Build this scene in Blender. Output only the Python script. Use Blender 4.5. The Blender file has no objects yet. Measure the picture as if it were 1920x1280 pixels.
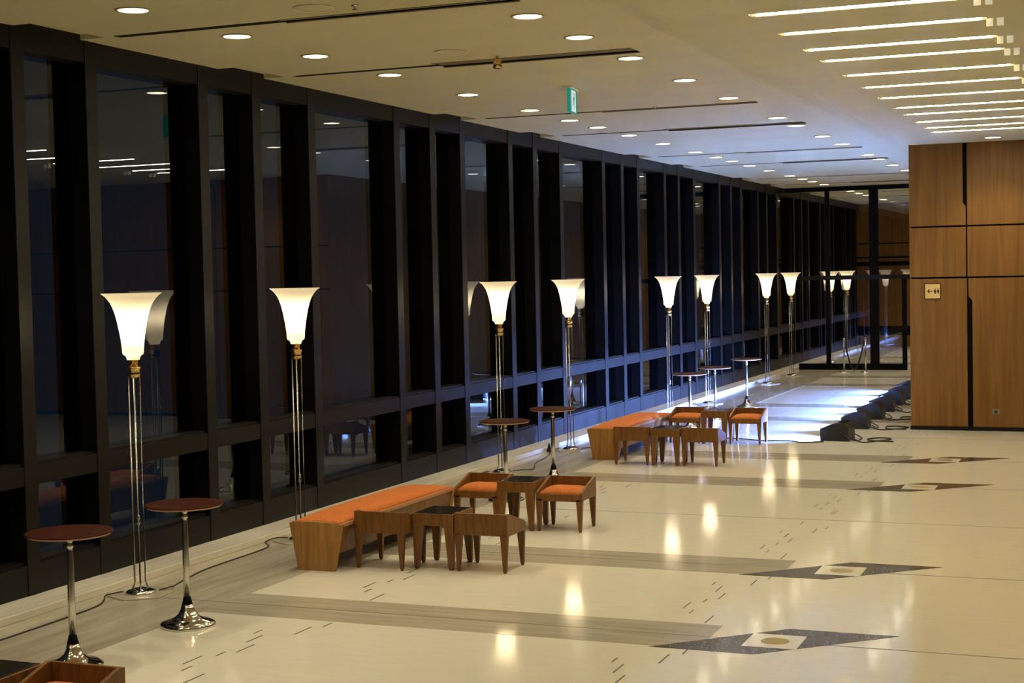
import bpy, bmesh, math, random
from mathutils import Matrix, Vector
random.seed(7)
PI = math.pi
scn = bpy.context.scene
COL = scn.collection

# ------------------------------------------------------------------ camera
cam_d = bpy.data.cameras.new('camera'); cam = bpy.data.objects.new('camera', cam_d)
COL.objects.link(cam); scn.camera = cam
RV = Vector((0.9263, 0.3763, -0.0209)).normalized()
yaw, pitch, roll = 0.38611174, -0.0434686, -0.02088131
fw = Vector((-math.sin(yaw), math.cos(yaw), 0)); rt = Vector((math.cos(yaw), math.sin(yaw), 0)); up = Vector((0, 0, 1))
f2 = fw*math.cos(pitch) + up*math.sin(pitch); u2 = up*math.cos(pitch) - fw*math.sin(pitch)
r3 = rt*math.cos(roll) + u2*math.sin(roll); u3 = u2*math.cos(roll) - rt*math.sin(roll)
M = Matrix((( r3.x, u3.x, -f2.x, 0), (r3.y, u3.y, -f2.y, 0), (r3.z, u3.z, -f2.z, 2.8), (0, 0, 0, 1)))
cam.matrix_world = M
cam_d.sensor_width = 36; cam_d.sensor_fit = 'HORIZONTAL'; cam_d.lens = 2863.19/1920*36
cam_d.clip_end = 300; cam_d.clip_start = .05

# ------------------------------------------------------------------ world, exposure
w = bpy.data.worlds.new('night'); scn.world = w; w.use_nodes = True
bg = w.node_tree.nodes['Background']; bg.inputs[0].default_value = (.24, .50, .85, 1); bg.inputs[1].default_value = .030
scn.view_settings.view_transform = 'Standard'; scn.view_settings.look = 'None'
scn.view_settings.exposure = 0.0; scn.view_settings.gamma = 1; scn.view_settings.use_curve_mapping = False
scn.cycles.sample_clamp_indirect = 0
DOWN_S = 14.0          # ceiling downlight lens radiance
DOWN_W = 112.0        # beam of each baffled downlight
TUBE_S = 118
LAMP_W = 6.8
LED_W = 1050.0
WARM = (1, .87, .62); LAMPC = (1, .86, .64); LEDC = (.155, .31, 1)

# ------------------------------------------------------------------ materials
def mat(name, col, rough=.5, metal=0, spec=.5, coat=0, emis=None, es=0):
    m = bpy.data.materials.new(name); m.use_nodes = True
    b = m.node_tree.nodes['Principled BSDF']
    b.inputs['Base Color'].default_value = (*col, 1); b.inputs['Roughness'].default_value = rough
    b.inputs['Metallic'].default_value = metal; b.inputs['Specular IOR Level'].default_value = spec
    b.inputs['Coat Weight'].default_value = coat; b.inputs['Coat Roughness'].default_value = .12
    if emis: b.inputs['Emission Color'].default_value = (*emis, 1); b.inputs['Emission Strength'].default_value = es
    return m
def N(m, t, **kw):
    n = m.node_tree.nodes.new(t)
    for k, v in kw.items():
        if k in n.inputs: n.inputs[k].default_value = v
        else: setattr(n, k, v)
    return n
def L(m, a, b): m.node_tree.links.new(a, b)
def ramp(m, fac, stops):
    r = N(m, 'ShaderNodeValToRGB'); e = r.color_ramp.elements
    while len(e) < len(stops): e.new(.5)
    for k, (p, c) in enumerate(stops): e[k].position = p; e[k].color = (*c, 1)
    L(m, fac, r.inputs[0]); return r.outputs[0]
def grain(name, c0, c1, c2, scale=(1, 1, 1), ns=3, rough=.5, coat=0, coords='Object', detail=5, dist=.6, rv=0, spec=.5):
    m = mat(name, c1, rough, coat=coat, spec=spec); nt = m.node_tree; b = nt.nodes['Principled BSDF']
    if coords == 'World': src = N(m, 'ShaderNodeNewGeometry').outputs['Position']
    else: src = N(m, 'ShaderNodeTexCoord').outputs['Object']
    mp = N(m, 'ShaderNodeMapping'); mp.inputs['Scale'].default_value = scale; L(m, src, mp.inputs[0])
    no = N(m, 'ShaderNodeTexNoise', Scale=ns, Detail=detail, Distortion=dist); L(m, mp.outputs[0], no.inputs['Vector'])
    c = ramp(m, no.outputs['Fac'], [(.3, c0), (.5, c1), (.72, c2)])
    L(m, c, b.inputs['Base Color'])
    if rv:
        mr = N(m, 'ShaderNodeMapRange'); mr.inputs['To Min'].default_value = rough-rv; mr.inputs['To Max'].default_value = rough+rv
        L(m, no.outputs['Fac'], mr.inputs[0]); L(m, mr.outputs[0], b.inputs['Roughness'])
    return m
MT = {}
MT['floor'] = grain('cream_marble', (.76, .72, .59), (.78, .74, .61), (.80, .76, .63), (1.2, 6, 1), 2.2, .085, coords='World', rv=.015, dist=.4, spec=.5)
MT['band'] = grain('veined_travertine', (.39, .35, .265), (.455, .41, .32), (.53, .48, .385), (.5, 6, 1), 2.2, .095, coords='World', rv=.02, dist=.5, spec=.5)
MT['bandy'] = grain('veined_travertine_border', (.38, .34, .26), (.46, .415, .32), (.56, .51, .41), (5, .5, 1), 1.5, .13, coords='World', rv=.02, dist=.5, spec=.5)
MT['kerb'] = grain('pale_kerb_marble', (.66, .62, .51), (.76, .72, .61), (.84, .80, .70), (9, .3, 3), 1.2, .25, coords='World', dist=.4)
MT['plinth'] = grain('travertine_plinth', (.36, .32, .245), (.44, .395, .31), (.52, .475, .38), (1, 4, 1), 2, .2, coords='World')
MT['granite'] = grain('brown_granite', (.03, .022, .015), (.085, .065, .045), (.24, .20, .15), (1, 1, 1), 45, .16, coords='World', detail=2, dist=0, spec=.3)
MT['seam'] = mat('dark_joint', (.10, .075, .05), .5)
MT['brass'] = mat('aged_brass', (.40, .31, .13), .4, .6)
MT['wood'] = grain('oak_veneer_panel', (.165, .074, .015), (.21, .098, .022), (.25, .12, .031), (9, 9, .45), 1.6, .38, coords='World', spec=.3)
MT['fwood'] = grain('walnut_furniture', (.11, .043, .009), (.17, .072, .0155), (.23, .104, .025), (14, 14, 1.6), 1.5, .36, dist=1, spec=.35)
MT['bwood'] = grain('oak_bench_veneer', (.25, .115, .025), (.37, .18, .042), (.46, .24, .062), (16, 5, 1.2), 1.4, .35, dist=.8, coat=.1)
MT['dtop'] = mat('dark_polished_tabletop', (.022, .019, .016), .14)
MT['rtop'] = grain('mahogany_tabletop', (.024, .006, .003), (.042, .009, .004), (.06, .014, .006), (2, 10, 2), 2, .5, spec=.05)
MT['redge'] = mat('pale_wood_edging', (.42, .22, .11), .35)
MT['orange'] = grain('orange_upholstery', (.41, .098, .009), (.50, .130, .013), (.57, .16, .02), (1, 1, 1), 45, .8, detail=3, dist=0)
MT['chrome'] = mat('polished_chrome', (.72, .70, .66), .09, 1)
MT['steel'] = mat('brushed_steel', (.55, .53, .49), .22, 1)
MT['lbrass'] = mat('lamp_brass', (.72, .50, .22), .16, 1)
MT['bronze'] = mat('dark_bronze_paint', (.0085, .0072, .0064), .42, 0, spec=.2)
MT['blackmetal'] = mat('black_anodised_metal', (.003, .003, .003), .6, spec=.08)
MT['black'] = mat('black_plastic', (.012, .012, .013), .45)
MT['ceil'] = grain('cream_ceiling_paint', (.535, .49, .31), (.56, .515, .33), (.585, .54, .35), (.4, 1, 1), 1.2, .7, coords='World')
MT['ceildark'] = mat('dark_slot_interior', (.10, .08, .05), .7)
MT['grille'] = mat('olive_grey_grille', (.30, .25, .16), .6)
MT['white'] = mat('glowing_white_acrylic', (.85, .82, .70), .4, emis=(1, .93, .7), es=.35)  # faint glow put into the acrylic itself
MT['rope'] = mat('black_velvet_rope', (.01, .01, .012), .8)
MT['sign'] = mat('yellow_sign_plate', (.78, .56, .20), .4)
MT['ink'] = mat('black_sign_ink', (.01, .01, .01), .5)
MT['cable'] = mat('brown_black_cable', (.03, .022, .015), .5)
MT['plug'] = mat('grey_socket_plastic', (.25, .22, .17), .4)
MT['down'] = mat('downlight_glow', (0, 0, 0), .5, emis=WARM, es=DOWN_S)
MT['ring'] = mat('downlight_trim', (.75, .68, .5), .4)
MT['tube'] = mat('tube_glow', (0, 0, 0), .5, emis=(1, .86, .58), es=TUBE_S)
MT['exitg'] = mat('exit_green_glow', (.0, .12, .08), .4, emis=(.03, .50, .36), es=.35)
MT['exitw'] = mat('exit_white_glow', (.6, .7, .7), .4, emis=(.55, .72, .85), es=.75)
MT['ledface'] = mat('led_face_glow', (0, 0, 0), .4, emis=LEDC, es=60)
# glass: sharp dielectric film over a see-through smoky pane
def glass(name, tint, ior=1.58):
    m = bpy.data.materials.new(name); m.use_nodes = True; nt = m.node_tree
    for n in list(nt.nodes):
        if n.type == 'BSDF_PRINCIPLED': nt.nodes.remove(n)
    out = [n for n in nt.nodes if n.type == 'OUTPUT_MATERIAL'][0]
    tr = N(m, 'ShaderNodeBsdfTransparent'); tr.inputs[0].default_value = (*tint, 1)
    gl = N(m, 'ShaderNodeBsdfGlossy'); gl.inputs['Color'].default_value = (.95, .98, 1, 1); gl.inputs['Roughness'].default_value = 0.0
    fr = N(m, 'ShaderNodeFresnel'); fr.inputs[0].default_value = ior
    mx = N(m, 'ShaderNodeMixShader')
    ge = N(m, 'ShaderNodeNewGeometry'); inv = N(m, 'ShaderNodeMath', operation='SUBTRACT'); inv.inputs[0].default_value = 1; L(m, ge.outputs['Backfacing'], inv.inputs[1])
    mu = N(m, 'ShaderNodeMath', operation='MULTIPLY'); L(m, fr.outputs[0], mu.inputs[0]); L(m, inv.outputs[0], mu.inputs[1])
    L(m, mu.outputs[0], mx.inputs[0]); L(m, tr.outputs[0], mx.inputs[1]); L(m, gl.outputs[0], mx.inputs[2])
    L(m, mx.outputs[0], out.inputs[0]); return m
MT['glass'] = glass('smoked_window_glass', (.52, .60, .62))
MT['clear'] = glass('clear_partition_glass', (.93, .95, .95), 2.1)
# lampshade: thin frosted glass lit by its own bulb
def shade_mat():
    m = bpy.data.materials.new('frosted_lamp_glass'); m.use_nodes = True; nt = m.node_tree
    for n in list(nt.nodes):
        if n.type == 'BSDF_PRINCIPLED': nt.nodes.remove(n)
    out = [n for n in nt.nodes if n.type == 'OUTPUT_MATERIAL'][0]
    tl = N(m, 'ShaderNodeBsdfTranslucent'); tl.inputs[0].default_value = (.82, .74, .58, 1)
    df = N(m, 'ShaderNodeBsdfDiffuse'); df.inputs[0].default_value = (.75, .68, .52, 1)
    em = N(m, 'ShaderNodeEmission'); em.inputs[0].default_value = (1, .78, .45, 1); em.inputs[1].default_value = .16
    a = N(m, 'ShaderNodeMixShader'); a.inputs[0].default_value = .15
    ad = N(m, 'ShaderNodeAddShader')
    L(m, tl.outputs[0], a.inputs[1]); L(m, df.outputs[0], a.inputs[2])
    L(m, a.outputs[0], ad.inputs[0]); L(m, em.outputs[0], ad.inputs[1]); L(m, ad.outputs[0], out.inputs[0])
    return m
MT['shade'] = shade_mat()

# ------------------------------------------------------------------ geometry helpers
class MB:
    def __init__(s): s.v = []; s.f = []; s.mi = []; s.sm = []
    def add(s, vs, fs, mi=0, smooth=False):
        o = len(s.v); s.v += [tuple(p) for p in vs]
        for f in fs: s.f.append(tuple(o+i for i in f)); s.mi.append(mi); s.sm.append(smooth)
        return s
    def box(s, x0, x1, y0, y1, z0, z1, mi=0):
        v = [(x0,y0,z0),(x1,y0,z0),(x1,y1,z0),(x0,y1,z0),(x0,y0,z1),(x1,y0,z1),(x1,y1,z1),(x0,y1,z1)]
        return s.add(v, [(0,3,2,1),(4,5,6,7),(0,1,5,4),(1,2,6,5),(2,3,7,6),(3,0,4,7)], mi)
    def frus(s, a, b, mi=0):       # a,b = (x0,x1,y0,y1,z)
        v = [(a[0],a[2],a[4]),(a[1],a[2],a[4]),(a[1],a[3],a[4]),(a[0],a[3],a[4]),(b[0],b[2],b[4]),(b[1],b[2],b[4]),(b[1],b[3],b[4]),(b[0],b[3],b[4])]
        return s.add(v, [(0,3,2,1),(4,5,6,7),(0,1,5,4),(1,2,6,5),(2,3,7,6),(3,0,4,7)], mi)
    def prism(s, pts, axis, a, b, mi=0):   # polygon in the two other axes, extruded along axis
        def P(p, t): return {'x': (t, p[0], p[1]), 'y': (p[0], t, p[1]), 'z': (p[0], p[1], t)}[axis]
        n = len(pts); v = [P(p, a) for p in pts] + [P(p, b) for p in pts]
        fs = [tuple(range(n))[::-1], tuple(range(n, 2*n))] + [(i, (i+1) % n, n+(i+1) % n, n+i) for i in range(n)]
        return s.add(v, fs, mi)
    def lathe(s, prof, c=(0,0,0), seg=32, mi=0, cap=True, smooth=True, lobes=0, lobe=0):
        v = []; n = len(prof)
        for r, z in prof:
            for k in range(seg):
                t = 2*PI*k/seg; rr = r
                if lobes: rr = r*(1+lobe*math.cos(lobes*t))
                v.append((c[0]+rr*math.cos(t), c[1]+rr*math.sin(t), c[2]+z))
        fs = [(i*seg+k, i*seg+(k+1) % seg, (i+1)*seg+(k+1) % seg, (i+1)*seg+k) for i in range(n-1) for k in range(seg)]
        s.add(v, fs, mi, smooth)
        if cap:
            o = len(s.v)-len(v)
            s.f.append(tuple(o+k for k in range(seg))[::-1]); s.mi.append(mi); s.sm.append(False)
            s.f.append(tuple(o+(n-1)*seg+k for k in range(seg))); s.mi.append(mi); s.sm.append(False)
        return s
    def tube(s, pts, r, seg=8, mi=0):
        pts = [Vector(p) for p in pts]; v = []
        for i, p in enumerate(pts):
            d = (pts[min(i+1, len(pts)-1)]-pts[max(i-1, 0)]).normalized()
            a = d.cross(Vector((0, 0, 1)));
            if a.length < .01: a = d.cross(Vector((1, 0, 0)))
            a.normalize(); b = d.cross(a)
            for k in range(seg):
                t = 2*PI*k/seg; v.append(tuple(p+(a*math.cos(t)+b*math.sin(t))*r))
        n = len(pts)
        fs = [(i*seg+k, i*seg+(k+1) % seg, (i+1)*seg+(k+1) % seg, (i+1)*seg+k) for i in range(n-1) for k in range(seg)]
        fs += [tuple(range(seg))[::-1], tuple((n-1)*seg+k for k in range(seg))]
        return s.add(v, fs, mi, True)
    def build(s, name, mats, parent=None, bevel=0):
        me = bpy.data.meshes.new(name); me.from_pydata(s.v, [], s.f); me.validate()
        if not isinstance(mats, (list, tuple)): mats = [mats]
        for m in mats: me.materials.append(m)
        if len(me.polygons) == len(s.mi):
            me.polygons.foreach_set('material_index', s.mi); me.polygons.foreach_set('use_smooth', s.sm)
        bm = bmesh.new(); bm.from_mesh(me); bmesh.ops.recalc_face_normals(bm, faces=bm.faces); bm.to_mesh(me); bm.free()
        me.update()
        o = bpy.data.objects.new(name, me); COL.objects.link(o)
        if parent: o.parent = parent
        if bevel:
            b = o.modifiers.new('bevel', 'BEVEL'); b.width = bevel; b.segments = 2; b.limit_method = 'ANGLE'; b.angle_limit = .6
        return o
def empty(name, loc=(0,0,0), rz=0):
    o = bpy.data.objects.new(name, None); COL.objects.link(o); o.empty_display_size = .1
    o.location = loc; o.rotation_euler = (0, 0, rz); return o
def tag(o, label=None, cat=None, group=None, kind=None):
    if label: o['label'] = label
    if cat: o['category'] = cat
    if group: o['group'] = group
    if kind: o['kind'] = kind
    return o
def copy_tree(o, parent=None):
    c = o.copy(); COL.objects.link(c)
    if parent: c.parent = parent
    for ch in [x for x in o.children]: copy_tree(ch, c)
    return c
def spline(pts, n=8):
    P = [Vector(p) for p in pts]; out = []
    for i in range(len(P)-1):
        a = P[max(i-1, 0)]; b = P[i]; c = P[i+1]; d = P[min(i+2, len(P)-1)]
        for k in range(n):
            t = k/n; out.append(.5*((2*b)+(-a+c)*t+(2*a-5*b+4*c-d)*t*t+(-a+3*b-3*c+d)*t**3))
    out.append(P[-1]); return out
ORD = ['nearest', 'second', 'third', 'fourth', 'fifth', 'sixth', 'seventh', 'eighth', 'ninth', 'tenth', 'eleventh', 'twelfth', 'thirteenth', 'fourteenth', 'fifteenth', 'sixteenth', 'seventeenth', 'eighteenth', 'nineteenth', 'twentieth', 'twenty-first', 'twenty-second', 'twenty-third', 'twenty-fourth', 'twenty-fifth', 'twenty-sixth']
PER = 8.52

# ================================================================== STRUCTURE
XF, XG = -8.98, -9.17          # frame face and glass planes
ZL, ZR = 5.05, 4.87            # ceiling heights
YE = 55.0
# ---- floor
fl = MB().box(-9.3, 8.0, -4, YE, -.2, 0).build('floor', MT['floor']); tag(fl, 'polished cream marble floor with brown travertine bands and inlays', kind='structure')
bands = MB(); seams = MB()
bands2 = MB().box(-8.6, -7.33, -3, YE, 0, .0012)
ymods = []
for k in range(-1, 6):
    for d in (0, 2.84):
        yc = 11.29+PER*k+d
        if yc < YE-1: ymods.append(yc); bands.box(-7.33, -3.0, yc-.39, yc+.39, 0, .0012)
bands.build('travertine_band', MT['band'], fl); bands2.build('border_band', MT['bandy'], fl)
for yc in ymods: seams.box(-8.6, 6, yc-.006, yc+.006, .0012, .0018)
for k in range(-1, 5):
    yc = 16.97+PER*k; seams.box(-7.33, 6, yc-.006, yc+.006, 0, .0010)
clus = [(-3.15,10.41,10.68),(-3.06,10.71,10.86),(-3.16,11.72,12.0),(-3.37,12.02,12.16),(-3.47,12.19,12.44),(-3.37,12.47,12.6),(-3.28,12.62,12.87),(-3.38,12.91,13.15),(-3.48,13.18,13.31)]
for k in range(-2, 14):
    for x, a, b in clus:
        for dx in (0, -2.99):
            y0 = a+2.84*k; y1 = b+2.84*k
            if dx and not (2 < y0 < YE): continue
            seams.box(x+dx-.006, x+dx+.006, y0, y1, .0012, .0018)
for x, a, b in [(-3.38,16.6,16.78),(-3.19,17.4,17.61),(-3.37,18.05,18.16)]: seams.box(x-.006, x+.006, a, b, .0012, .0018)
seams.build('joint_lines', MT['seam'], fl)
for yc in ymods:
    if yc < 2: continue
    z0, z1 = .0012, .0024
    d = MB().prism([(-3.36, yc-.43), (-2.57, yc-.43), (-1.64, yc+.43), (-2.48, yc+.43)], 'z', 0, z1)
    d = d.build('diamond_inlay', MT['granite'], fl)
    MB().prism([(-2.71, yc-.21), (-2.30, yc-.21), (-2.30, yc+.21), (-2.71, yc+.21)], 'z', z1, .0034).build('square_inlay', MT['floor'], d)
    MB().lathe([(.108, 0), (.108, .0008)], (-2.5, yc, .0034), 28).build('medallion', MT['brass'], d)
kerb = MB().box(-9.3, -8.6, -4, YE, 0, .07).build('trim_1', MT['kerb'], bevel=.008); tag(kerb, 'pale marble kerb running below the window wall', kind='structure')

# ---- ceiling with slots
def ceil_z(x):
    if x <= -4.15: return ZL
    if x >= -3.45: return ZR
    t = (x+4.15)/.7; t = t*t*(3-2*t); return ZL+(ZR-ZL)*t
grooves = []
for k in range(-1, 5):
    for a in (11.70, 14.92):
        y = a+8.62*k
        if y < YE-1: grooves.append(y)
holes = []      # x0,x1,y0,y1,depth
for y in grooves: holes.append((-9.14, -8.72, y-.95, y-.02, .05))
vents = []
for i, y in enumerate(grooves):
    holes.append((-8.6, -6.85, y-.06, y+.06, .12))
    if y > 2:
        holes.append((-6.85, -4.65, y-(.15 if i % 2 else .06), y+(.15 if i % 2 else .06), .09)); vents.append(y)
tubes_y = [11.25, 12.39, 13.51, 14.61, 15.47, 16.76, 17.98, 19.22, 20.5, 21.46, 22.66, 23.71, 24.5]
for y in tubes_y: holes.append((-2.88, -1.12, y-.075, y+.075, .10))
xs = sorted(set([-9.14, 8.0] + [h[0] for h in holes] + [h[1] for h in holes] + [-4.15+.7*i/8 for i in range(9)] + [-3.2, 2.0]))
ys = sorted(set([-4, YE] + [h[2] for h in holes] + [h[3] for h in holes]))
cb = MB()
for i in range(len(xs)-1):
    for j in range(len(ys)-1):
        xm, ym = (xs[i]+xs[i+1])/2, (ys[j]+ys[j+1])/2
        if any(h[0] < xm < h[1] and h[2] < ym < h[3] for h in holes): continue
        x0, x1, y0, y1 = xs[i], xs[i+1], ys[j], ys[j+1]
        cb.add([(x0,y0,ceil_z(x0)),(x1,y0,ceil_z(x1)),(x1,y1,ceil_z(x1)),(x0,y1,ceil_z(x0))], [(0,1,2,3)], 0, False)
for h in holes:
    x0, x1, y0, y1, dp = h; z0 = ceil_z((x0+x1)/2); z1 = z0+dp; tubeh = x0 > -3.2
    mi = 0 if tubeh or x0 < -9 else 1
    v = [(x0,y0,z0),(x1,y0,z0),(x1,y1,z0),(x0,y1,z0),(x0,y0,z1),(x1,y0,z1),(x1,y1,z1),(x0,y1,z1)]
    cb.add(v, [(4,5,6,7),(0,1,5,4),(1,2,6,5),(2,3,7,6),(3,0,4,7)], mi)
cb.add([(-9.3,-4,5.35),(8,-4,5.35),(8,YE,5.35),(-9.3,YE,5.35)], [(0,1,2,3)])
ce = cb.build('ceiling', [MT['ceil'], MT['ceildark']])
tag(ce, 'cream plaster ceiling with cross slots and a lowered light bay', kind='structure')
# slim louvres in the wide vent slots
for y in vents:
    g = MB()
    wv = .15 if grooves.index(y) % 2 else .06
    for q in ((-.10, -.05, .0, .05, .10) if wv > .1 else (-.02, .02)): g.box(-6.85, -4.65, y+q-.008, y+q+.008, ZL+.01, ZL+.05)
    g.box(-6.85, -4.65, y-wv-.015, y-wv, ZL-.010, ZL+.02); g.box(-6.85, -4.65, y+wv, y+wv+.015, ZL-.010, ZL+.02)
    g.build('air_slot_grille', MT['grille'], ce)

# ---- window wall, one structure object per bay
m0 = [10.71, 11.73, 13.58, 14.63, 15.86, 18.12]
mul = sorted(m+8.52*k for k in range(-1, 6) for m in m0)
mul = [m for m in mul if 3 < m < YE-.3]
MW = .17
for i, y in enumerate(mul):
    y1 = mul[i+1] if i+1 < len(mul) else YE
    wn = empty(f'window_{i+1}', (XF, y, 0)); tag(wn, kind='structure')
    def loc(b): return b
    d = XG-XF                     # -0.16
    # mullion: bronze face, black cheeks
    mu = MB().box(-.012, 0, 0, MW, .07, ZL+.06, 0); mu.box(d, -.012, .004, MW-.004, .07, ZL+.06, 1); mu.box(d-.25, d-.021, .004, MW-.004, -.1, ZL+.2, 1); mu.build('mullion', [MT['bronze'], MT['blackmetal']], wn)
    D = y1-y
    MB().box(d, -.006, MW, D, 4.85, ZL+.06).build('header', MT['bronze'], wn)
    MB().box(d, -.006, MW, D, 1.04, 1.21).box(d, -.03, MW, D, 1.21, 1.235).build('transom', MT['bronze'], wn)
    MB().box(d, -.006, MW, D, .07, .34).box(d, -.04, MW, D, .34, .365).build('bottom_rail', MT['bronze'], wn)
    MB().box(d-.02, d, MW*.5, D+MW*.5, 1.1, 4.95).build('upper_pane', MT['glass'], wn)
    MB().box(d-.02, d, MW*.5, D+MW*.5, .2, 1.1).build('lower_pane', MT['glass'], wn)

# ---- wood wall facing the camera
YW = 26.85
ww = MB().box(-3.50, 8.0, YW+.04, YW+1.2, 0, 5.3).build('wall_far', MT['blackmetal']); tag(ww, 'oak panelled wall block with dark shadow gaps', kind='structure')
def panel(pts): MB().prism(pts, 'y', YW, YW+.039).build('wood_panel', MT['wood'], ww, bevel=.002)
zr = [.065, 2.585, 2.615, 3.455, 3.485, ZR+.3]
panel([(-3.53,zr[0]),(-2.587,zr[0]),(-2.587,zr[1]),(-3.53,zr[1])])
panel([(-3.53,zr[2]),(-2.60,zr[2]),(-2.60,zr[3]),(-3.53,zr[3])])
panel([(-3.53,zr[4]),(-2.60,zr[4]),(-2.60,3.80),(-2.645,3.86),(-2.645,zr[5]),(-3.53,zr[5])])
panel([(-2.50,zr[0]),(-.9,zr[0]),(-.9,zr[1]),(-2.562,zr[1]),(-2.562,2.28),(-2.50,2.21)])
for x0, x1 in ((-2.575, -.9),):
    panel([(x0,zr[2]),(x1,zr[2]),(x1,zr[3]),(x0,zr[3])]); panel([(x0,zr[4]),(x1,zr[4]),(x1,zr[5]),(x0,zr[5])])
for x0, x1 in ((-.87, 1.3), (1.33, 3.5), (3.53, 5.7), (5.73, 8)):
    for a in (0, 2, 4): panel([(x0,zr[a]),(x1,zr[a]),(x1,zr[a+1]),(x0,zr[a+1])])
MB().box(-3.53, -3.50, YW+.04, YW+1.2, .065, 5.2).build('wood_panel', MT['wood'], ww)
tag(MB().box(-3.54, 8, YW-.012, YW+.04, 0, .062).build('baseboard_far', MT['bronze']), kind='structure')
# corridor side wall behind the oak block, end wall, unseen right and rear walls
tag(MB().box(-3.5, -3.2, YW+1.2, YE, 0, 5.3).build('wall_corridor', MT['wood']), 'oak side wall of the corridor behind the block', kind='structure')
ew = MB().box(-9.3, -3.2, YE, YE+.3, 0, 5.3).build('wall_end', MT['wood']); tag(ew, 'oak end wall of the corridor beyond the glass partition', kind='structure')
g = MB().box(-9.2, -3.2, YE-.02, YE, 2.85, 3.0).box(-9.2, -3.2, YE-.02, YE, 3.12, 3.18).box(-9.2, -3.2, YE-.015, YE, 3.62, 3.66).box(-9.2, -3.2, YE-.015, YE, .40, .72)
g.build('dark_moulding', MT['blackmetal'], ew)
tag(MB().box(8, 8.3, -4, YW+1, 0, 5.3).build('wall_right', MT['granite']), kind='structure')
tag(MB().box(-9.3, 8.3, -4.3, -4, 0, 5.3).build('wall_near', MT['granite']), kind='structure')

# ---- glass partition with door frame
YP = 42.4
pt = empty('door_1', (-7.2, YP, 0)); tag(pt, 'dark framed glass partition with doors closing the corridor', kind='structure')
def pbox(n, x0, x1, z0, z1, m='bronze', t=.05): return MB().box(x0+7.2, x1+7.2, -t, t, z0, z1).build(n, MT[m], pt)
pbox('top_rail', -8.96, -3.52, 4.92, 5.04, 'blackmetal'); pbox('bottom_rail', -8.6, -5.66, .0, .17, 'blackmetal')
pbox('transom', -8.96, -3.52, 2.48, 2.60, 'bronze')
for x, wd in ((-7.78, .06), (-6.52, .12), (-5.72, .06)): pbox('door_post', x-wd, x+wd, .0 if wd < .1 else 0, 4.93 if x < -6 else 2.48, 'blackmetal', .045)
for x0, x1 in ((-8.96, -7.84), (-7.72, -6.64), (-6.40, -5.78)): pbox('glass_panel', x0, x1, .17, 2.48, 'clear', .006)
pbox('glass_panel', -8.96, -7.84, 2.60, 4.92, 'clear', .006); pbox('glass_panel', -7.72, -6.64, 2.60, 4.92, 'clear', .006); pbox('glass_panel', -6.40, -3.52, 2.60, 4.92, 'clear', .006)

# ================================================================== LIGHT FITTINGS
def downlight():
    r = empty('downlight')
    MB().lathe([(.125, 0), (.145, -.002), (.15, -.008), (.128, -.010), (.120, -.004)], (0,0,0), 32, cap=False).build('trim_ring', MT['ring'], r)
    MB().lathe([(.121, -.003), (.121, -.0055)], (0,0,0), 28).build('glowing_lens', MT['down'], r)
    ld = bpy.data.lights.new('downlight_beam', 'SPOT'); ld.energy = DOWN_W; ld.color = WARM; ld.shadow_soft_size = .07; ld.spot_size = math.radians(118); ld.spot_blend = 1
    b = bpy.data.objects.new('downlight_beam', ld); COL.objects.link(b); b.parent = r; b.location = (0, 0, -.09)
    return r
dl0 = downlight(); used = False
def put_down(x, y, z, label, grp):
    global used
    o = dl0 if not used else copy_tree(dl0); used = True
    o.location = (x, y, z); tag(o, label, 'ceiling light', grp); return o
rowA = [10.62, 12.2, 13.66, 15.33, 17.49, 19.6, 21.2, 22.46, 24.05, 26.0, 28.15, 29.7, 31.0, 32.6, 34.5]
rowB = [12.5, 13.84, 15.45, 17.55, 19.65, 22.6, 24.0, 26.2, 28.05, 31.05, 32.45, 34.5]
XA, XB = -7.63, -4.87
rA = rowA+[y+8.6*k for k in (1, 2) for y in rowA[-5:]]; rB = rowB+[y+8.6*k for k in (1, 2) for y in rowB[-4:]]
for i, y in enumerate(rA):
    put_down(XA, y, ZL, f'round recessed ceiling downlight in the row nearest the windows, {ORD[i]} from the front' if i else 'round recessed ceiling downlight in the row nearest the windows, closest to the camera', 'recessed ceiling downlights')
for i, y in enumerate(rB):
    put_down(XB, y, ZL, f'round recessed ceiling downlight in the middle row over the hall, {ORD[i]} from the front' if i else 'round recessed ceiling downlight in the middle row over the hall, closest to the camera', 'recessed ceiling downlights')
put_down(-2.08, 26.0, ZR, 'lone round downlight just in front of the oak wall top', 'recessed ceiling downlights')
# unseen downlights added for light: both rows carried on, more beside the camera
for x, z in ((XA, ZL), (XB, ZL)):
    for y in (0.5, 3.4, 5.4, 7.6, 9.0): put_down(x, y, z, 'unseen downlight carrying its row on outside the picture frame, added to light the floor', 'unseen downlights added for light')
for y in (45.5, 48.5, 51.5, 53.6): put_down(-4.4, y, ZL, 'unseen ceiling downlight added to brighten the corridor, hidden behind the oak block', 'unseen downlights added for light')  # added lamps, kept out of sight, to brighten the corridor
for x in (.6, 3.6, 6.4):  # extra rows added unseen on the right to light the hall
    for y in (4.5, 10.5, 16.5, 22.5): put_down(x, y, ZR, 'unseen downlight carrying its row on outside the picture frame, added to light the floor', 'unseen downlights added for light')

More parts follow.
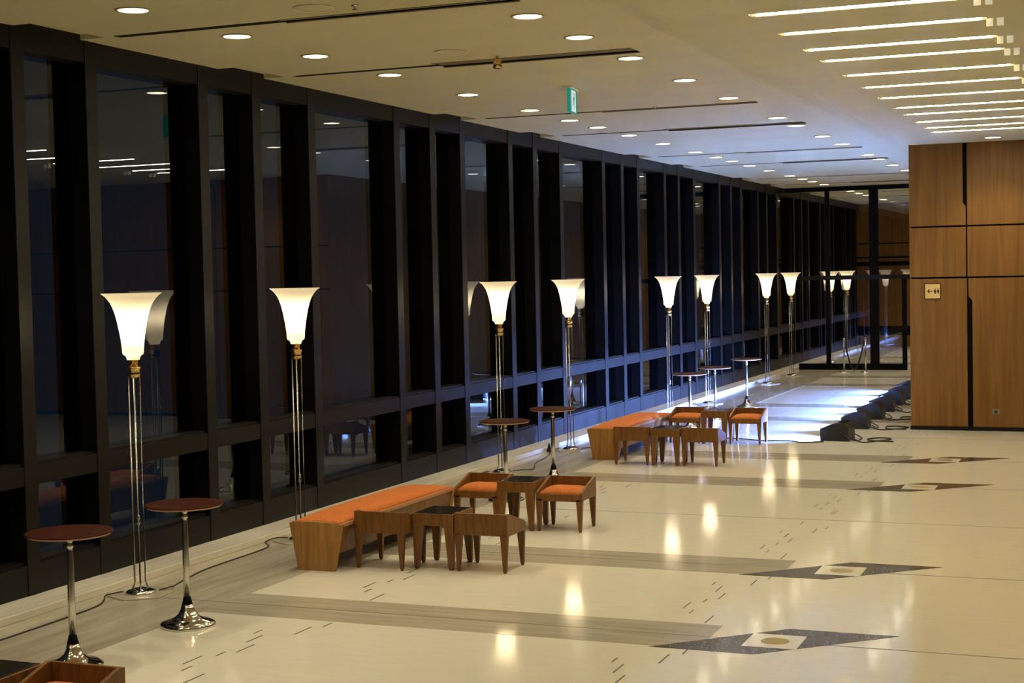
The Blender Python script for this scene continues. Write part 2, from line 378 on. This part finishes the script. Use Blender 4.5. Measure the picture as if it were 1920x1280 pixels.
def tube_light():
    r = empty('linear_ceiling_light')
    MB().box(-.86, .86, .055, .0735, .004, .095).build('reflector', MT['ring'], r)
    MB().tube([(-.84, .035, .010), (.84, .035, .010)], .0085, 10).build('glowing_tube', MT['tube'], r)
    for x in (-.855, .855): MB().box(x-.018, x+.018, .015, .054, -.004, .05).build('end_cap', MT['ring'], r)
    for x in (.90, .985): MB().box(x-.027, x+.027, -.005, .005, -.066, -.002).build('acrylic_plate', MT['white'], r)
    return r
t0 = tube_light()
for i, y in enumerate(tubes_y):
    o = t0 if i == 0 else copy_tree(t0)
    o.location = (-2.0, y, ZR)
    tag(o, ('slim glowing tube light across the lowered ceiling, closest to the camera' if i == 0 else f'slim glowing tube light across the lowered ceiling, {ORD[i]} from the front'), 'tube light', 'linear tube lights on the lowered ceiling')

# ---- torchiere floor lamps
def torchiere():
    r = empty('torchiere_lamp')
    MB().lathe([(.30, 0), (.30, .014), (.285, .018)], (0,0,0), 6, smooth=False).build('plinth', MT['plinth'], r)
    MB().lathe([(.135, .018), (.138, .03), (.12, .043), (.085, .055), (.04, .066), (.02, .07)], (0,0,0), 32).build('base', MT['chrome'], r)
    for k in range(4):
        a = k*PI/2; x, y = .047*math.cos(a), .047*math.sin(a)
        MB().tube([(x*1.5, y*1.5, .05), (x, y, .12), (x, y, 1.98)], .0085, 8).build('rod', MT['steel'], r)
    MB().lathe([(.006, .62), (.016, .64), (.02, .66), (.012, .675), (.02, .69), (.016, .71), (.006, .73)], (0,0,0), 16).build('spindle_knop', MT['steel'], r)
    MB().lathe([(.03, 1.95), (.055, 1.965), (.06, 1.99), (.052, 2.02), (.062, 2.035), (.064, 2.05), (.044, 2.056)], (0,0,0), 24).build('capital', MT['lbrass'], r)
    MB().lathe([(.042, 2.056), (.042, 2.108), (.056, 2.112), (.056, 2.118)], (0,0,0), 24).build('neck', MT['lbrass'], r)
    prof = [(.03, 2.112), (.056, 2.114), (.058, 2.13), (.068, 2.15), (.088, 2.163), (.094, 2.18), (.096, 2.22), (.099, 2.26), (.104, 2.30), (.110, 2.345), (.118, 2.39), (.127, 2.44), (.138, 2.49), (.152, 2.54), (.168, 2.585), (.185, 2.62), (.205, 2.65), (.232, 2.683), (.262, 2.704), (.268, 2.71)]
    sh = MB().lathe(prof, (0,0,0), 40, cap=False).build('lamp_shade', MT['shade'], r)
    ld = bpy.data.lights.new('bulb', 'POINT'); ld.energy = LAMP_W; ld.color = LAMPC; ld.shadow_soft_size = .035
    b = bpy.data.objects.new('bulb', ld); COL.objects.link(b); b.parent = r; b.location = (0, 0, 2.43)
    return r
LX = -8.27
lampy = [11.35+PER*k+d for k in range(5) for d in (0, 2.87)]
lab = ['tall trumpet-shade floor lamp nearest the camera, behind two bar tables',
       'tall trumpet-shade floor lamp standing behind the near end of the front orange bench',
       'tall trumpet-shade floor lamp behind the bar table beyond the front bench',
       'tall trumpet-shade floor lamp with coiled cable left of the rear orange bench',
       'tall trumpet-shade floor lamp behind the far end of the rear orange bench',
       'tall trumpet-shade floor lamp lit blue-white among the three far bar tables',
       'tall trumpet-shade floor lamp just beyond the last bar table',
       'tall trumpet-shade floor lamp standing right before the glass partition',
       'distant trumpet-shade floor lamp seen through the left glass of the partition',
       'distant trumpet-shade floor lamp farthest down the corridor, by the oak end wall']
lp0 = torchiere()
for i, y in enumerate(lampy):
    o = lp0 if i == 0 else copy_tree(lp0)
    o.location = (LX, y, 0); o.rotation_euler = (0, 0, math.atan2(y, LX)+PI/2); tag(o, lab[i], 'floor lamp', 'torchiere lamps along the window wall')

# ---- bar tables
def bar_table():
    r = empty('bar_table')
    MB().lathe([(.05, .962), (.22, .968), (.296, .978), (.315, .992)], (0,0,0), 48).build('table_edge', MT['redge'], r)
    MB().lathe([(.3155, .9925), (.317, .998), (.31, 1.0035)], (0,0,0), 48).build('table_top', MT['rtop'], r)
    MB().lathe([(.028, .24), (.027, .5), (.023, .86), (.017, .875), (.028, .89), (.028, .90), (.017, .915), (.024, .93), (.024, .966)], (0,0,0), 20).build('column', MT['steel'], r)
    MB().lathe([(.218, 0), (.222, .012), (.218, .028), (.19, .042), (.14, .055), (.10, .075), (.07, .105), (.052, .145), (.044, .18)], (0,0,0), 40, lobes=4, lobe=.035).build('base', MT['chrome'], r)
    MB().lathe([(.044, .18), (.036, .21), (.028, .245)], (0,0,0), 20).build('sleeve', MT['blackmetal'], r)
    return r
bt = [(-7.18, 9.02), (-7.14, 10.42), (-7.2, 17.42), (-7.22, 19.15), (-7.24, 26.1), (-7.24, 27.85), (-7.28, 30.55)]
blab = ['round mahogany bar table on chrome stem, nearest, at the lower left corner',
        'round mahogany bar table on chrome stem, right of the nearest lamp',
        'round mahogany bar table standing behind the front orange stools, left of the pair',
        'round mahogany bar table beyond the front bench, right one of the pair',
        'round bar table rising behind the left rear stool, first of the far three',
        'round bar table in front of the blue-lit lamp, middle of the far three',
        'round bar table farthest from the camera, alone right of the blue-lit lamp']
b0 = bar_table()
for i, (x, y) in enumerate(bt):
    o = b0 if i == 0 else copy_tree(b0); o.location = (x, y, 0); o.rotation_euler = (0, 0, .3*i)
    tag(o, blab[i], 'bar table', 'round bar tables beside the windows')

# ---- stools, side tables, benches
def cushion(w, d, z0, h, nx=10, ny=10, edge=.03):
    m = MB(); v = []; f = []
    for j in range(ny+1):
        for i in range(nx+1):
            u = i/nx*2-1; t = j/ny*2-1
            k = (1-abs(u)**6)*(1-abs(t)**4)
            v.append((u*w/2, t*d/2, z0+h*(.35+.65*k)*(1 if k > 0 else .75)))
    for j in range(ny):
        for i in range(nx): a = j*(nx+1)+i; f.append((a, a+1, a+nx+2, a+nx+1))
    n = len(v)
    rim = [i for i in range(nx+1)]+[j*(nx+1)+nx for j in range(1, ny+1)]+[ny*(nx+1)+i for i in range(nx-1, -1, -1)]+[j*(nx+1) for j in range(ny-1, 0, -1)]
    for q in rim: v.append((v[q][0]*.985, v[q][1]*.985, z0))
    R = len(rim)
    for k in range(R): f.append((rim[k], n+k, n+(k+1) % R, rim[(k+1) % R]))
    f.append(tuple(n+k for k in range(R)))
    m.add(v, f, 0, True); return m
def stool():           # front faces -y, back panel at +y ; footprint .54 x .48
    r = empty('stool'); W, D = .27, .235
    for sx in (-1, 1):
        for sy in (-1, 1):
            x1 = sx*W; x0 = x1-sx*.075; y1 = sy*D; y0 = y1-sy*.05
            xb1 = sx*(W-.015); xb0 = xb1-sx*.034; yb1 = sy*(D-.0); yb0 = yb1-sy*.028
            MB().frus((min(xb0,xb1), max(xb0,xb1), min(yb0,yb1), max(yb0,yb1), .015), (min(x0,x1), max(x0,x1), min(y0,y1), max(y0,y1), .36)).box(min(xb0,xb1)+.004, max(xb0,xb1)-.004, min(yb0,yb1)+.004, max(yb0,yb1)-.004, 0, .015).build('leg', MT['fwood'], r, bevel=.003)
    for sx in (-1, 1):   # side panels slope from the tall back to the low front
        a, b = sorted((sx*W, sx*(W-.028)))
        MB().prism([(-D,.345),(D,.345),(D,.555),(D-.05,.56),(-D+.03,.445),(-D,.425)], 'x', a, b).build('side_panel', MT['fwood'], r, bevel=.004)
    MB().box(-W+.028, W-.028, -D, -D+.028, .335, .412).build('front_rail', MT['fwood'], r, bevel=.003)
    MB().box(-W+.028, W-.028, D-.028, D, .35, .556).build('back_panel', MT['fwood'], r, bevel=.003)
    cu = cushion(2*W-.06, 2*D-.06, .40, .075).build('cushion', MT['orange'], r); cu.location = (0, -.002, 0)
    return r
def side_table():
    r = empty('side_table'); W, D = .215, .24
    for sx in (-1, 1):
        for sy in (-1, 1):
            x1 = sx*W; x0 = x1-sx*.10; y1 = sy*D; y0 = y1-sy*.06
            xb1 = sx*(W-.01); xb0 = xb1-sx*.05; yb1 = y1; yb0 = yb1-sy*.035
            MB().frus((min(xb0,xb1), max(xb0,xb1), min(yb0,yb1), max(yb0,yb1), .015), (min(x0,x1), max(x0,x1), min(y0,y1), max(y0,y1), .42)).box(min(xb0,xb1)+.005, max(xb0,xb1)-.005, min(yb0,yb1)+.005, max(yb0,yb1)-.005, 0, .015).build('leg', MT['fwood'], r, bevel=.003)
    ap = MB()
    ap.box(-W, W, -D, -D+.025, .42, .535).box(-W, W, D-.025, D, .42, .535).box(-W, -W+.025, -D+.025, D-.025, .42, .535).box(W-.025, W, -D+.025, D-.025, .42, .535)
    ap.build('apron', MT['fwood'], r, bevel=.003)
    MB().box(-W+.018, W-.018, -D+.018, D-.018, .515, .541).build('table_top', MT['dtop'], r, bevel=.002)
    return r
def bench():
    r = empty('bench'); Lh = 1.325
    for sy in (-1, 1):
        y1 = sy*Lh; y0 = y1-sy*.05; a, b = sorted((y0, y1))
        MB().prism([(-.20,.0),(.20,.0),(.285,.455),(.18,.468),(0,.473),(-.18,.468),(-.285,.455)], 'y', a, b).build('end_panel', MT['bwood'], r, bevel=.004)
    for sx in (-1, 1):
        x = sx*.27
        MB().prism([(sx*.205,.17),(sx*.225,.17),(sx*.275,.44),(sx*.25,.44)], 'y', -Lh+.05, Lh-.05).build('side_rail', MT['fwood'], r)
        MB().box(min(sx*.26, sx*.285), max(sx*.26, sx*.285), -Lh+.05, Lh-.05, .428, .458).build('edge_trim', MT['redge'], r)
    MB().box(-.20, .20, -Lh+.05, Lh-.05, .19, .21).build('underside', MT['fwood'], r)
    cushion(.52, 2*Lh-.02, .445, .075, 12, 40).build('cushion', MT['orange'], r)
    return r
ST = stool(); TB = side_table(); BN = bench(); first = {'s': True, 't': True, 'b': True}
def place(kind, proto, x, y, rz, label, cat, grp):
    o = proto if first[kind] else copy_tree(proto); first[kind] = False
    o.location = (x, y, 0); o.rotation_euler = (0, 0, rz); tag(o, label, cat, grp)
GB = 'long benches with orange cushions'; GS = 'wooden stools with orange seats'; GT = 'low wooden side tables between stools'
place('b', BN, -7.275, 14.10, 0, 'long wooden bench with orange cushion, front seating group, beside the second lamp', 'bench', GB)
place('b', BN, -7.33, 22.98, 0, 'long wooden bench with orange cushion, rear seating group, by the coiled cable', 'bench', GB)
#  front group: near pair shows its backs, far pair faces the camera
place('s', ST, -6.70, 13.24, PI-.04, 'wooden stool with its back to the camera, against the front bench end', 'stool', GS)
place('s', ST, -5.70, 13.37, PI, 'wooden stool with its back to the camera, nearest stool right of a side table', 'stool', GS)
place('s', ST, -6.76, 15.70, 0, 'orange-seated stool facing the camera, beside the far end of the front bench', 'stool', GS)
place('s', ST, -5.77, 15.68, 0, 'orange-seated stool facing the camera, rightmost of the front group, far row', 'stool', GS)
place('t', TB, -6.20, 13.38, 0, 'low dark-topped side table between the two front stools turned away', 'side table', GT)
place('t', TB, -6.27, 15.66, 0, 'low dark-topped side table between the two front stools facing the camera', 'side table', GT)
#  rear group
place('s', ST, -6.765, 21.40, PI, 'wooden stool with its back to the camera, against the rear bench end', 'stool', GS)
place('s', ST, -5.75, 21.44, PI, 'wooden stool with its back to the camera, rear group, right of its side table', 'stool', GS)
place('s', ST, -6.77, 24.28, 0, 'orange-seated stool facing the camera, at the far end of the rear bench', 'stool', GS)
place('s', ST, -5.77, 24.28, 0, 'orange-seated stool facing the camera, rear group, its side lit blue', 'stool', GS)
place('t', TB, -6.26, 21.42, 0, 'low dark-topped side table between the two rear stools turned away', 'side table', GT)
place('t', TB, -6.27, 24.26, 0, 'low dark-topped side table between the two rear stools facing the camera', 'side table', GT)
#  nearest group, cut by the lower left corner
place('s', ST, -5.74, 7.10, 0, 'wooden stool cut off by the lower left corner of the picture', 'stool', GS)
place('t', TB, -6.26, 7.08, 0, 'dark-topped side table cut off by the lower left corner of the picture', 'side table', GT)

# ---- LED floor wash lights
def led_unit():
    r = empty('floor_wash_light')
    # wedge housing, open towards the windows (-x), light panel recessed inside
    prof = [(-.30, 0), (.16, 0), (.16, .20), (.10, .28), (-.04, .30), (-.30, .20)]
    hb = MB().prism(prof, 'y', -.24, -.225).prism(prof, 'y', .225, .24)
    hb.prism([(-.05, .02), (.16, .02), (.16, .20), (.10, .28), (-.04, .30), (-.05, .295)], 'y', -.225, .225)
    hb.prism([(-.30, .20), (-.04, .30), (-.04, .284), (-.30, .187)], 'y', -.225, .225).box(-.30, .16, -.225, .225, 0, .012)
    hb.build('housing', MT['black'], r)
    MB().box(-.056, -.052, -.21, .21, .02, .19).build('led_panel', MT['ledface'], r)
    y = MB(); y.tube(spline([(.02, -.255, .14), (.10, -.257, .10), (.26, -.25, .02), (.30, 0, .012), (.26, .25, .02), (.10, .257, .10), (.02, .255, .14)], 5), .010, 6)
    y.build('yoke', MT['black'], r)
    k = MB().lathe([(.022, 0), (.022, .018)], (0,0,0), 12); k = k.build('knob', MT['black'], r); k.location = (.02, -.245, .14); k.rotation_euler = (PI/2, 0, 0)
    for q in (-.16, 0, .16): MB().box(-.02, .10, q-.008, q+.008, .285, .31).build('cooling_fin', MT['black'], r)
    ld = bpy.data.lights.new('led_beam', 'AREA'); ld.shape = 'RECTANGLE'; ld.size = .40; ld.size_y = .16; ld.energy = LED_W; ld.color = LEDC; ld.spread = math.radians(115)
    b = bpy.data.objects.new('led_beam', ld); COL.objects.link(b); b.parent = r; b.location = (-.062, 0, .105)
    # area light emits along its local -z: aim at -x, slightly up
    b.rotation_euler = Vector((-1, 0, .02)).to_track_quat('-Z', 'Z').to_euler()
    return r
led0 = led_unit(); ledy = [25.05, 27.0, 28.75, 30.3, 31.75, 33.15, 34.6]
for i, y in enumerate(ledy):
    o = led0 if i == 0 else copy_tree(led0)
    o.location = (-4.40-.02*i, y, 0); o.rotation_euler = (0, 0, [-.05, .04, 0, .05, -.04, .03, -.06][i])
    tag(o, 'black floor wash light at the near end of the row, throwing blue-white light' if i == 0 else 'black floor wash light at the far end of the row, by the oak wall' if i == 6 else f'black floor wash light in the row on the marble, {ORD[i]} from the near end', 'stage light', 'black floor wash lights in a row')

# ---- cables
def cable(pts, label, r=.007, n=8):
    o = MB().tube(spline([(p[0], p[1], p[2] if len(p) > 2 else r+.0022) for p in pts], n), r, 6).build('cable', MT['cable']); tag(o, label, 'cable'); return o
cable([(-8.27, 5.5), (-8.26, 7.4), (-8.28, 9.5), (-8.29, 10.3), (-8.32, 10.78), (-8.42, 11.02), (-8.47, 11.12, .03), (-8.42, 11.30, .03)], 'dark cable along the kerb running to the nearest floor lamp')
cable([(-8.14, 11.45, .03), (-8.12, 11.62, .03), (-8.18, 11.74), (-8.27, 12.1), (-8.35, 12.6), (-8.37, 13.5), (-8.42, 13.8), (-8.58, 14.0), (-8.54, 14.15, .03), (-8.42, 14.20, .03)], 'dark cable along the kerb between the first and second floor lamps')
cable([(-8.12, 14.30, .03), (-8.04, 14.46, .03), (-8.0, 14.7), (-8.2, 15.2), (-8.36, 16.5), (-8.3, 18.2), (-8.38, 19.3), (-8.52, 19.5), (-8.47, 19.72, .03), (-8.45, 19.80, .03)], 'dark cable behind the front bench running to the third lamp')
cable([(-8.14, 19.95, .03), (-8.04, 20.10, .03), (-7.98, 20.35), (-8.2, 21.0), (-8.28, 21.6), (-8.42, 22.2), (-8.52, 22.42), (-8.47, 22.6, .03), (-8.45, 22.68, .03)], 'dark cable between the third and fourth floor lamps')
coil = [(-8.12+.0*t, 22.8, .03) for t in (0,)]
for k in range(19):
    a = k*PI/6; coil.append((-7.86+.13*math.sin(a), 22.92+.04*math.cos(a)+.004*k, .17-.13*math.cos(a)))
cable(coil+[(-7.7, 23.1), (-7.72, 23.5)], 'upright coil of black cable beside the fourth lamp, next to the rear bench', .009, 4)
pl = MB().box(-.035, .035, -.03, .03, 0, .05).lathe([(.03, .05), (.022, .10), (.008, .14)], (0,0,0), 12).build('cable_plug', MT['black']); pl.location = (-8.53, 22.45, .001); tag(pl, 'black plug block on the floor left of the fourth lamp', 'plug')
cable([(-6.35, 24.85), (-6.0, 24.75), (-5.6, 24.58), (-5.2, 24.62), (-4.95, 24.45), (-4.75, 24.5), (-4.62, 24.62)], 'black cable snaking from the rear stools to the first wash light', .011)
for i, y in enumerate(ledy):
    x = -4.2-.02*i
    pts = [(x, y-.1, .05), (x+.18, y-.35), (x+.40, y-.15), (x+.62, y+.10), (x+.45, y+.3), (x+.25, y+.12), (x+.35, y-.22), (x+.7, y-.2)]
    pts = [(p[0]+random.uniform(-.05, .05), p[1]+random.uniform(-.08, .08), *p[2:]) for p in pts]
    pts = [((min(p[0], -3.60) if y > 26.0 else p[0]), *p[1:]) for p in pts]
    cable(pts, 'tangle of black cable behind the first wash light' if i == 0 else 'tangle of black cable behind the farthest wash light' if i == 6 else f'tangle of black cable behind the wash light, {ORD[i]} from the near end', .012, 7)['group'] = 'cable tangles behind the wash lights'

# ---- rope barrier by the partition
def stanchion(label, x, y):
    r = empty('stanchion', (x, y, 0)); tag(r, label, 'barrier post', 'rope barrier posts')
    MB().lathe([(.15, 0), (.15, .015), (.05, .03), (.022, .04)], (0,0,0), 24).build('base', MT['steel'], r)
    MB().lathe([(.019, .04), (.019, .86)], (0,0,0), 16).build('post', MT['steel'], r)
    MB().lathe([(.03, .86), (.036, .88), (.036, .90), (.02, .925), (.004, .94)], (0,0,0), 16).build('finial', MT['chrome'], r)
stanchion('chrome rope barrier post, left of the pair by the glass partition', -7.17, 41.3)
stanchion('chrome rope barrier post, right of the pair by the glass partition', -6.6, 41.3)
ro = MB().tube(spline([(-7.13, 41.28, .84), (-7.09, 41.25, .60), (-7.0, 41.22, .25), (-6.89, 41.22, .08), (-6.78, 41.22, .25), (-6.68, 41.25, .60), (-6.64, 41.28, .84)], 6), .02, 8).build('barrier_rope', MT['rope'])
tag(ro, 'black rope hanging slack between the two chrome barrier posts', 'rope')

# ---- small ceiling fittings
for x, y, l in ((-6.29, 11.25, 'round white ceiling speaker grille near the first cross slot'), (-6.33, 14.1, 'round white ceiling speaker grille beside the wide air slot')):
    r = empty('ceiling_speaker', (x, y, ZL)); tag(r, l, 'ceiling speaker')
    MB().lathe([(.17, 0), (.175, -.006), (.168, -.012), (.155, -.008)], (0,0,0), 32, cap=False).build('rim', MT['ring'], r)
    MB().lathe([(.155, -.003), (.155, -.006)], (0,0,0), 28).build('grille', MT['ceil'], r)
r = empty('brass_spotlight', (-6.04, 14.62, ZL)); tag(r, 'small brass spotlight hanging inside the wide air slot', 'spotlight')
MB().lathe([(.014, .0), (.014, -.03)], (0,0,0), 10).build('stem', MT['lbrass'], r)
MB().lathe([(.03, -.03), (.045, -.035), (.045, -.12), (.038, -.125)], (0,0,0), 20).build('spot_body', MT['lbrass'], r)
for x, y, l in ((-5.93, 11.3, 'small sprinkler head in the ceiling near the first cross slot'), (-6.0, 20.1, 'small pale sprinkler head in the ceiling beside the second air slot')):
    r = MB().lathe([(.03, 0), (.03, -.008), (.01, -.012), (.01, -.03), (.022, -.034), (.022, -.038)], (0,0,0), 16).build('sprinkler_head', MT['steel']); r.location = (x, y, ZL); tag(r, l, 'sprinkler')

# ---- exit sign hanging from the ceiling
ex = empty('exit_sign', (-6.30, 17.6, ZL)); ex.rotation_euler = (0, 0, .12); tag(ex, 'green and white hanging exit sign with running figure below the ceiling', 'exit sign')
MB().box(-.06, .06, -.26, .26, -.012, 0).build('ceiling_plate', MT['ring'], ex)
MB().box(-.018, .018, -.20, .20, -.30, -.012).build('housing', MT['exitg'], ex)
MB().box(.0185, .0205, -.115, .115, -.285, -.03).build('white_field', MT['exitw'], ex)
fg = MB()      # running figure cut from the light field
def fx(pts): fg.prism([(p[0], p[1]-.16) for p in pts], 'x', .021, .023)
fx([(.012+.017*math.cos(a*PI/5), .085+.017*math.sin(a*PI/5)) for a in range(10)])
fx([(-.02, -.005), (.015, -.01), (.025, .06), (-.005, .065)]); fx([(.015, .05), (.065, .025), (.06, .012), (.012, .035)]); fx([(.0, .058), (-.05, .035), (-.06, 0), (-.048, -.004), (-.038, .025), (.0, .04)])
fx([(-.02, .0), (.01, -.005), (-.03, -.05), (-.075, -.055), (-.075, -.04), (-.038, -.036)]); fx([(-.005, .0), (.016, -.005), (.05, -.04), (.035, -.09), (.02, -.085), (.03, -.045)])
fg.build('running_figure', MT['exitg'], ex)

# ---- toilet direction sign and wall socket on the oak wall
sg = empty('restroom_sign', (-3.15, YW-.001, 2.375)); tag(sg, 'small yellow sign with left arrow and restroom figures on the oak wall', 'sign')
MB().box(-.135, .135, -.012, 0, -.135, .135).build('sign_frame', MT['bronze'], sg)
MB().box(-.122, .122, -.016, -.011, -.122, .122).build('plate', MT['sign'], sg)
a = MB()
def ink(pts): a.prism(pts, 'y', -.018, -.0161)
ink([(-.088, .0), (-.055, .038), (-.043, .028), (-.062, .007), (-.005, .007), (-.005, -.007), (-.062, -.007), (-.043, -.028), (-.055, -.038)])
for cx, sk in ((.042, 1), (.093, 0)):
    ink([(cx+.0095*math.cos(k*PI/4), .036+.0095*math.sin(k*PI/4)) for k in range(8)])
    if sk: ink([(cx-.013, .022), (cx+.013, .022), (cx+.024, -.018), (cx+.009, -.02), (cx+.008, -.045), (cx-.008, -.045), (cx-.009, -.02), (cx-.024, -.018)])
    else: ink([(cx-.016, .022), (cx+.016, .022), (cx+.016, -.012), (cx+.009, -.012), (cx+.009, -.045), (cx-.009, -.045), (cx-.009, -.012), (cx-.016, -.012)])
a.build('pictogram', MT['ink'], sg)
so = empty('wall_socket', (-2.13, YW-.001, .325)); tag(so, 'small grey wall socket low on the oak wall', 'socket')
MB().box(-.055, .055, -.012, 0, -.045, .045).build('plate', MT['plug'], so, bevel=.003)
MB().lathe([(.028, 0), (.028, .008)], (0,0,0), 16).build('socket_hole', MT['black'], so)
so.children[-1].rotation_euler = (PI/2, 0, 0); so.children[-1].location = (0, -.008, 0)
